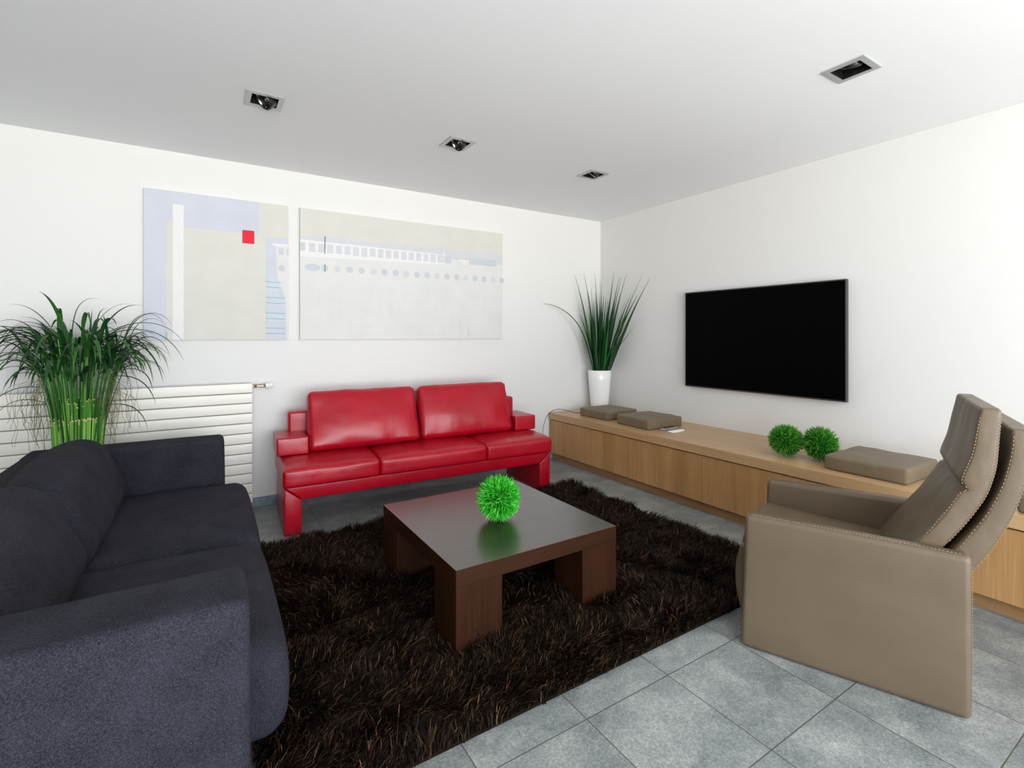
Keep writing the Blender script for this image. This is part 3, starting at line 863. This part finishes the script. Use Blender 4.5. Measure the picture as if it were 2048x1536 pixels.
for i, (a, b) in enumerate(((0.205, 1.065), (1.078, 1.945))):
    L = b-a
    def fn(p, i=i, L=L):
        w = wrinkle(p, 1.6, i*9+2)
        q = Vector(p)
        if p.y < 0: q.y -= w*1.3 + 0.010*sin(p.x*9+i*2)*max(0, (0.05-p.z))*3
        q.z += wrinkle(p, .7, 40+i)
        t = (p.z+0.225)/0.45
        q.x *= 1.0-0.025*t
        # thicker low, thinner at the top
        q.y *= 1.10-0.25*t
        # lean back
        ang = radians(17)
        return Vector((q.x, q.y*cos(ang)+q.z*sin(ang), -q.y*sin(ang)+q.z*cos(ang)))
    m = MB(); m.soft(((a+b)/2, 0.455, 0.688), (L, 0.165, 0.455), 0.040, 0, n=(18, 4, 12), crown=(0.004, 0.045, 0.004), fn=fn, k=4, pw=2.4)
    hx, hz, ry = L/2-0.010, 0.2275-0.010, 0.0825-0.010
    for sy in (-1, 1):
        loop = [Vector((-hx, sy*ry, -hz)).lerp(Vector((-hx, sy*ry, hz)), t/12) for t in range(13)] if sy < 0 else []
        for Lp in ([(-hx, t/12*2-1) for t in range(13)], [(hx, t/12*2-1) for t in range(13)]):
            pts = []
            for x_, t_ in Lp:
                q = fn(Vector((x_*1.004, sy*(ry+0.0005), t_*hz*0.97)))
                pts.append(q+Vector(((a+b)/2, 0.455, 0.688)))
            m.tube(pts, 0.0022, 5, 1)
    m.build('back_cushion', [M_RED, M_RED_SEAM], rs)

# ------------------------------------------------------------------ charcoal sofa
ds = empty('charcoal_sofa', (0.109, 1.371, 0), radians(-0.82), 'charcoal navy fabric sofa with square arms in the left foreground', 'sofa')
DL = 2.44
def soft_arm(y0, y1):
    def fn(p): return p + Vector((0, 0, noise.noise(p*4)*0.003))
    m = MB(); m.soft((-0.475, (y0+y1)/2, 0.375), (0.95, y1-y0, 0.65), 0.028, 0, n=(12, 4, 10), crown=(0.006, 0.004, 0.003), fn=fn, k=4)
    return m.build('armrest', M_NAVY, ds)
soft_arm(0.0, 0.245); soft_arm(DL-0.205, DL)
sbox('backrest', -0.95, -0.74, 0.247, DL-0.207, 0.05, 0.695, 0.03, M_NAVY, ds, n=(3, 10, 6), k=4)
sbox('seat_base', -0.735, -0.03, 0.25, DL-0.21, 0.05, 0.145, 0.01, M_NAVY, ds, n=(3, 3, 1))
for y0, y1 in ((0.25, 1.165), (1.168, DL-0.208)):
    def fn(p):
        q = Vector(p); q.z += noise.noise(p*5)*0.004
        # bulging rolled front
        if p.x > 0.2:
            s = (p.x-0.2)/0.2
            q.x += 0.012*(1-(p.z/0.14)**2)*s
        return q
    m = MB(); m.soft((-0.305, (y0+y1)/2, 0.282), (0.83, y1-y0, 0.285), 0.060, 0, n=(10, 10, 6), crown=(0.012, 0.0, 0.024), fn=fn, k=5, pw=4)
    m.build('seat_cushion', M_NAVY, ds)
for i, (y0, y1) in enumerate(((0.25, 1.120), (1.125, DL-0.215))):
    def fn(p, i=i):
        q = Vector(p); q += p.normalized()*noise.noise(p*4+Vector((i*7, 0, 0)))*0.012
        t = (p.z+0.19)/0.38
        # crown the top edge and lean back
        q.z += 0.035*(1-(2*p.y/0.96)**2)*max(0, t)
        q.x *= 1.12-0.22*t
        ang = radians(-20)
        return Vector((q.x*cos(ang)+q.z*sin(ang), q.y, -q.x*sin(ang)+q.z*cos(ang)))
    m = MB(); m.soft((-0.635, (y0+y1)/2, 0.580+0.02*(i == 0)), (0.235, y1-y0, 0.41), 0.112, 0, n=(5, 12, 8), crown=(0.012, 0.004, 0.012), fn=fn, k=6, pw=2)
    m.build('back_cushion', M_NAVY, ds)
for x in (-0.88, -0.10):
    for y in (0.10, DL-0.10):
        m = MB(); m.lathe([(0, 0), (0.022, 0), (0.026, 0.052), (0, 0.052)], (x, y, 0), 16); m.build('foot', M_BLACK_METAL, ds)

# ------------------------------------------------------------------ tall reed plant behind the charcoal sofa
PX, PY = -0.62, 4.02
rp = empty('reed_plant', (PX, PY, 0), 0, 'tall bundled green reed plant with drooping leaves between dark sofa and radiator', 'potted plant')
m = MB(); m.lathe([(0, 0), (0.125, 0), (0.135, 0.01), (0.155, 0.40), (0.15, 0.405), (0.142, 0.395), (0.13, 0.36), (0, 0.36)], n=36)
m.build('planter', M_POT, rp)
def clampP(v):   # keeps the plant off the wall, radiator and sofa
    v = Vector(v); lim = (4.262 if v.z < 1.0 else 4.34)-PY
    if v.y > lim: v.y = lim - 0.02*random.random()
    if v.z < 0.72 and v.y < 3.835-PY: v.y = 3.835-PY
    return v
rr = random.Random(21)
m = MB(); m2 = MB()
for k in range(210):           # cut stems in two heights, packed in a bundle
    a = rr.uniform(0, 2*pi)
    if k < 130: h = rr.uniform(0.81, 0.85); r = 0.118*sqrt(rr.uniform(0.75, 1))
    else: h = rr.uniform(0.91, 0.97); r = 0.112*sqrt(rr.uniform(0.35, 0.8))
    f = 1.0 + (h-0.5)*0.28
    b = Vector((r*0.85*cos(a), r*0.85*sin(a), 0.35)); t = Vector((r*f*cos(a), r*f*sin(a), h))
    rad_ = rr.uniform(0.0045, 0.0068)
    m.tube([clampP(b), clampP(b.lerp(t, .5)), clampP(t)], rad_, 6)
    m.lathe([(0.0, 0.004), (rad_+.0012, 0.003), (rad_+.0012, -0.004)], clampP(t), 6, 1)
m.build('cut_stem_bundle', [M_STEM, M_STUB], rp)
ms = MB(); ml = MB()
def arc_leaf(mb, p0, dirv, L, w, grav, n=12):
    P = [Vector(p0)]; d = Vector(dirv).normalized()
    for i in range(n):
        d = (d + Vector((0, 0, -grav/n*(0.4+1.3*i/n)))).normalized()
        P.append(clampP(P[-1]+d*L/n))
    W = [w*(0.6+0.4*min(1, i/n*4))*max(0.05, 1-(i/n)**3) for i in range(n+1)]
    mb.ribbon(P, W, None, 0, 0.35)
for k in range(110):
    a = rr.uniform(0, 2*pi); q = sqrt(rr.random()); r = 0.115*q
    top = rr.uniform(1.10, 1.34)
    fl_ = 0.02+0.13*q*rr.uniform(0.6, 1.15)
    P = []
    for i in range(9):
        t = i/8; z = 0.40+(top-0.40)*t
        rad2 = r*0.9 + fl_*t**1.9
        P.append(clampP((rad2*cos(a), rad2*sin(a), z)))
    w0 = rr.uniform(0.004, 0.0065)
    ms.tube(P, [w0*(1-0.45*i/8) for i in range(9)], 6)
    d = (P[-1]-P[-2]).normalized()
    for j in range(rr.choice((1, 2, 2, 3))):
        dd = d + Vector((rr.gauss(0, .28), rr.gauss(0, .28), rr.uniform(-.1, .35)))
        dd += Vector((cos(a), sin(a), 0))*rr.uniform(0.1, 0.8)
        arc_leaf(ml, P[-1] + Vector((0, 0, -0.02*j)), dd, rr.uniform(0.20, 0.42), rr.uniform(0.0075, 0.0145), rr.uniform(1.6, 4.2))
# a few conspicuous long arching leaves
for az, L, up, g, z in ((pi+0.35, 0.52, 0.55, 1.5, 1.36), (pi+0.2, 0.50, 0.35, 1.9, 1.30), (pi+0.7, 0.48, 0.7, 1.9, 1.33), (-0.45, 0.52, 0.5, 1.7, 1.36), (-0.6, 0.50, 0.4, 2.2, 1.32), (-0.2, 0.46, 0.7, 1.7, 1.38), (-1.3, 0.3, 1.4, 1.9, 1.4), (pi, .22, 1.8, 1.2, 1.42), (-.3, .25, 1.8, 1.3, 1.42), (-2, .25, 2.2, 1.0, 1.42),
                       (-0.35, 0.36, 0.4, 2.2, 1.1), (pi+0.4, 0.38, 0.5, 2.6, 1.05), (pi+.1, .3, .8, 2.4, .95), (-.2, .30, .3, 2.4, .93)):
    arc_leaf(ml, (0.13*cos(az), 0.13*sin(az), z-.02), (cos(az), sin(az), up), L*1.1, 0.0115, g*1.2, 16)
ms.build('long_stems', M_STEMDARK, rp); ml.build('leaves', M_LEAF, rp)
mr = MB()
for k in range(60):
    left = k % 2 == 0
    az = (pi+rr.gauss(0.3, 0.3)) if left else rr.gauss(-0.35, 0.35)
    r0 = rr.uniform(0.11, 0.15); p = Vector((r0*cos(az), r0*sin(az), rr.uniform(0.98, 1.16)))
    P = [clampP(p)]; out = rr.uniform(0.02, 0.14)
    n = 14; L = rr.uniform(0.25, 0.52)
    for i in range(n):
        t = i/n
        dr = out*max(0, 1-t*2.2)
        p = p + Vector((cos(az)*dr*0.35+rr.gauss(0, 0.006), sin(az)*dr*0.35+rr.gauss(0, 0.005), -L/n*(0.2+1.1*t if t < .3 else 1.0)))
        P.append(clampP(p))
    mr.tube(P, 0.0011, 4, cap=False)
mr.build('dry_roots', M_ROOT, rp)

# ------------------------------------------------------------------ taupe leather recliner
az = math.atan2(0.92476, -0.38055)            # direction the chair faces
ch = empty('recliner_armchair', (2.276, 0.595, 0), az, 'taupe leather recliner armchair with a high back in the right foreground', 'armchair')
# local x = forward, local y = -lateral (the far side is at negative y)
CW = 0.70; PT = 0.072
def stitch(mb, pts, step=0.011, ln=0.0062, r=0.0013, mi=1):
    pts = [Vector(p) for p in pts]; acc = 0.0
    for a, b in zip(pts, pts[1:]):
        L = (b-a).length; d = (b-a)/L; s = -acc
        while s < L:
            if s >= 0 and s+ln <= L: mb.tube([a+d*s, a+d*(s+ln)], r, 4, mi, cap=False)
            s += step
        acc = (L - (s-step)) % step if False else 0
def side_panel(y0, y1):
    def fn(p):
        q = Vector(p)
        # front edge rakes slightly back towards the top
        t = (p.z+0.2875)/0.575
        if p.x > 0: q.x -= 0.020*t*(p.x/0.375)
        return q
    m = MB(); c = Vector((0.375, (y0+y1)/2, 0.2885))
    m.soft(c, (0.75, y1-y0, 0.573), 0.022, 0, n=(14, 3, 10), crown=(0, 0.004, 0.0015), fn=fn, k=4)
    ye = y1+0.001 if y1 > -0.2 else y0-0.001
    s = -1 if y1 > -0.2 else 1
    # stitching along the top outer edge and down the rear edge
    yy = (y1-0.015) if y1 > -0.2 else (y0+0.015)
    stitch(m, [(0.705, yy, 0.5770), (0.55, yy, 0.5778), (0.4, yy, 0.5782), (0.2, yy, 0.5776), (0.025, yy, 0.5768)], r=0.0016)
    stitch(m, [(-0.0015, yy, 0.54), (-0.0015, yy, 0.04)])
    return m.build('side_panel', [M_TAUPE_FLAT, M_STITCH], ch)
side_panel(-PT, 0.0); side_panel(-CW, -CW+PT)
ya, yb = -CW+PT+0.004, -PT-0.004
# seat
def fseat(p):
    q = Vector(p); q.z += noise.noise(p*5)*0.004 + 0.03*(p.x/0.28)*0.8
    return q
m = MB(); m.soft((0.475, (ya+yb)/2, 0.37), (0.56, yb-ya, 0.15), 0.045, 0, n=(10, 10, 4), crown=(0.01, 0, 0.012), fn=fseat, k=4, pw=3)
m.build('seat', M_TAUPE, ch)
def ffoot(p):
    q = Vector(p); q.x += 0.025*(1-(p.z/0.15)**2); return q
m = MB(); m.soft((0.735, (ya+yb)/2, 0.265), (0.05, yb-ya, 0.31), 0.02, 0, n=(3, 10, 8), crown=(0.006, 0, 0), fn=ffoot, k=3)
m.build('footrest', M_TAUPE, ch)
sbox('base', 0.15, 0.66, ya+0.02, yb-0.02, 0.0, 0.24, 0.01, M_BLACK_METAL, ch, n=(2, 2, 2))
# back cushion, bent along a profile: (height, forward position of the front face), and of its rear face
FRONT = [(0.36, 0.30), (0.43, 0.245), (0.585, 0.143), (0.676, 0.082), (0.795, 0.022), (0.86, 0.004), (0.975, -0.012), (1.076, -0.030), (1.11, -0.036)]
REAR = [(0.36, 0.22), (0.43, 0.165), (0.585, 0.058), (0.68, 0.000), (0.781, -0.050), (0.879, -0.074), (1.074, -0.086), (1.11, -0.088)]
def back_fn(front, rear, zlo, zhi, th, crease=None):
    def fn(p):
        t = (p.z-(-0.5))/1.0
        z = zlo+(zhi-zlo)*t
        xf, xr = smooth_tab(z, front), smooth_tab(z, rear)
        s = (p.x/th+0.5)
        x = xr+(xf-xr)*s
        w = noise.noise(Vector((p.y*6, z*6, 3)))*0.005+noise.noise(Vector((p.y*14, z*11, 5)))*0.0025
        if s > 0.5:
            x += w
            if crease:
                x -= 0.020*math.exp(-((z-crease)/0.012)**2)
                if z > crease: x += 0.012*math.exp(-((z-crease-0.04)/0.06)**2)
        return Vector((x, p.y, z))
    return fn
def back_part(name, front, rear, zlo, zhi, th, y0, y1, r, crease=None, crown=0.0):
    # work in a unit-height block so that rounding stays even
    H = zhi-zlo
    f0 = back_fn(front, rear, zlo, zhi, th, crease)
    V, F = softbox((th, y1-y0, H), r, n=(3, 12, 44), crown=(crown, 0.004, 0), k=4, pw=4)
    V = [f0(Vector((v.x, v.y, v.z/H))) + Vector((0, (y0+y1)/2, 0)) for v in V]
    m = MB(); m.add(V, F, 0)
    return m, f0, H
m, f0, H = back_part('back_cushion', FRONT, REAR, 0.37, 1.092, 0.080, ya-0.005, yb+0.005, 0.014, crease=0.80, crown=0.006)
for sgn, yy in ((1, yb+0.0065), (-1, ya-0.0065)):
    for s, zz0 in ((0.036, 0.60), (-0.036, 0.60)):
        pts = []
        for i in range(40):
            z = zz0+(1.065-zz0)*i/39
            p = f0(Vector((s, 0, (z-0.37)/(1.092-0.37)-0.5))); pts.append(Vector((p.x, yy+sgn*0.0035, z)))
        stitch(m, pts, step=0.012)
m.build('back_cushion', [M_TAUPE, M_STITCH], ch)
SF = [(0.30, 0.20), (0.45, 0.12), (0.584, 0.036), (0.70, -0.036), (0.816, -0.080), (0.90, -0.100), (1.014, -0.112), (1.05, -0.115)]
SR = [(0.30, 0.12), (0.40, 0.06), (0.502, -0.012), (0.62, -0.075), (0.727, -0.118), (0.861, -0.150), (1.014, -0.172), (1.05, -0.175)]
m, f1, H = back_part('back_shell', SF, SR, 0.32, 1.026, 0.060, ya-0.005, yb+0.005, 0.010, crown=0.0)
for sgn, yy in ((1, yb+0.0065),):
    for s in (0.026, -0.027):
        pts = []
        for i in range(44):
            z = 0.42+(1.01-0.42)*i/43
            p = f1(Vector((s, 0, (z-0.32)/(1.026-0.32)-0.5))); pts.append(Vector((p.x, yy+0.0035, z)))
        stitch(m, pts, step=0.012)
m.build('back_shell', [M_TAUPE, M_STITCH], ch)
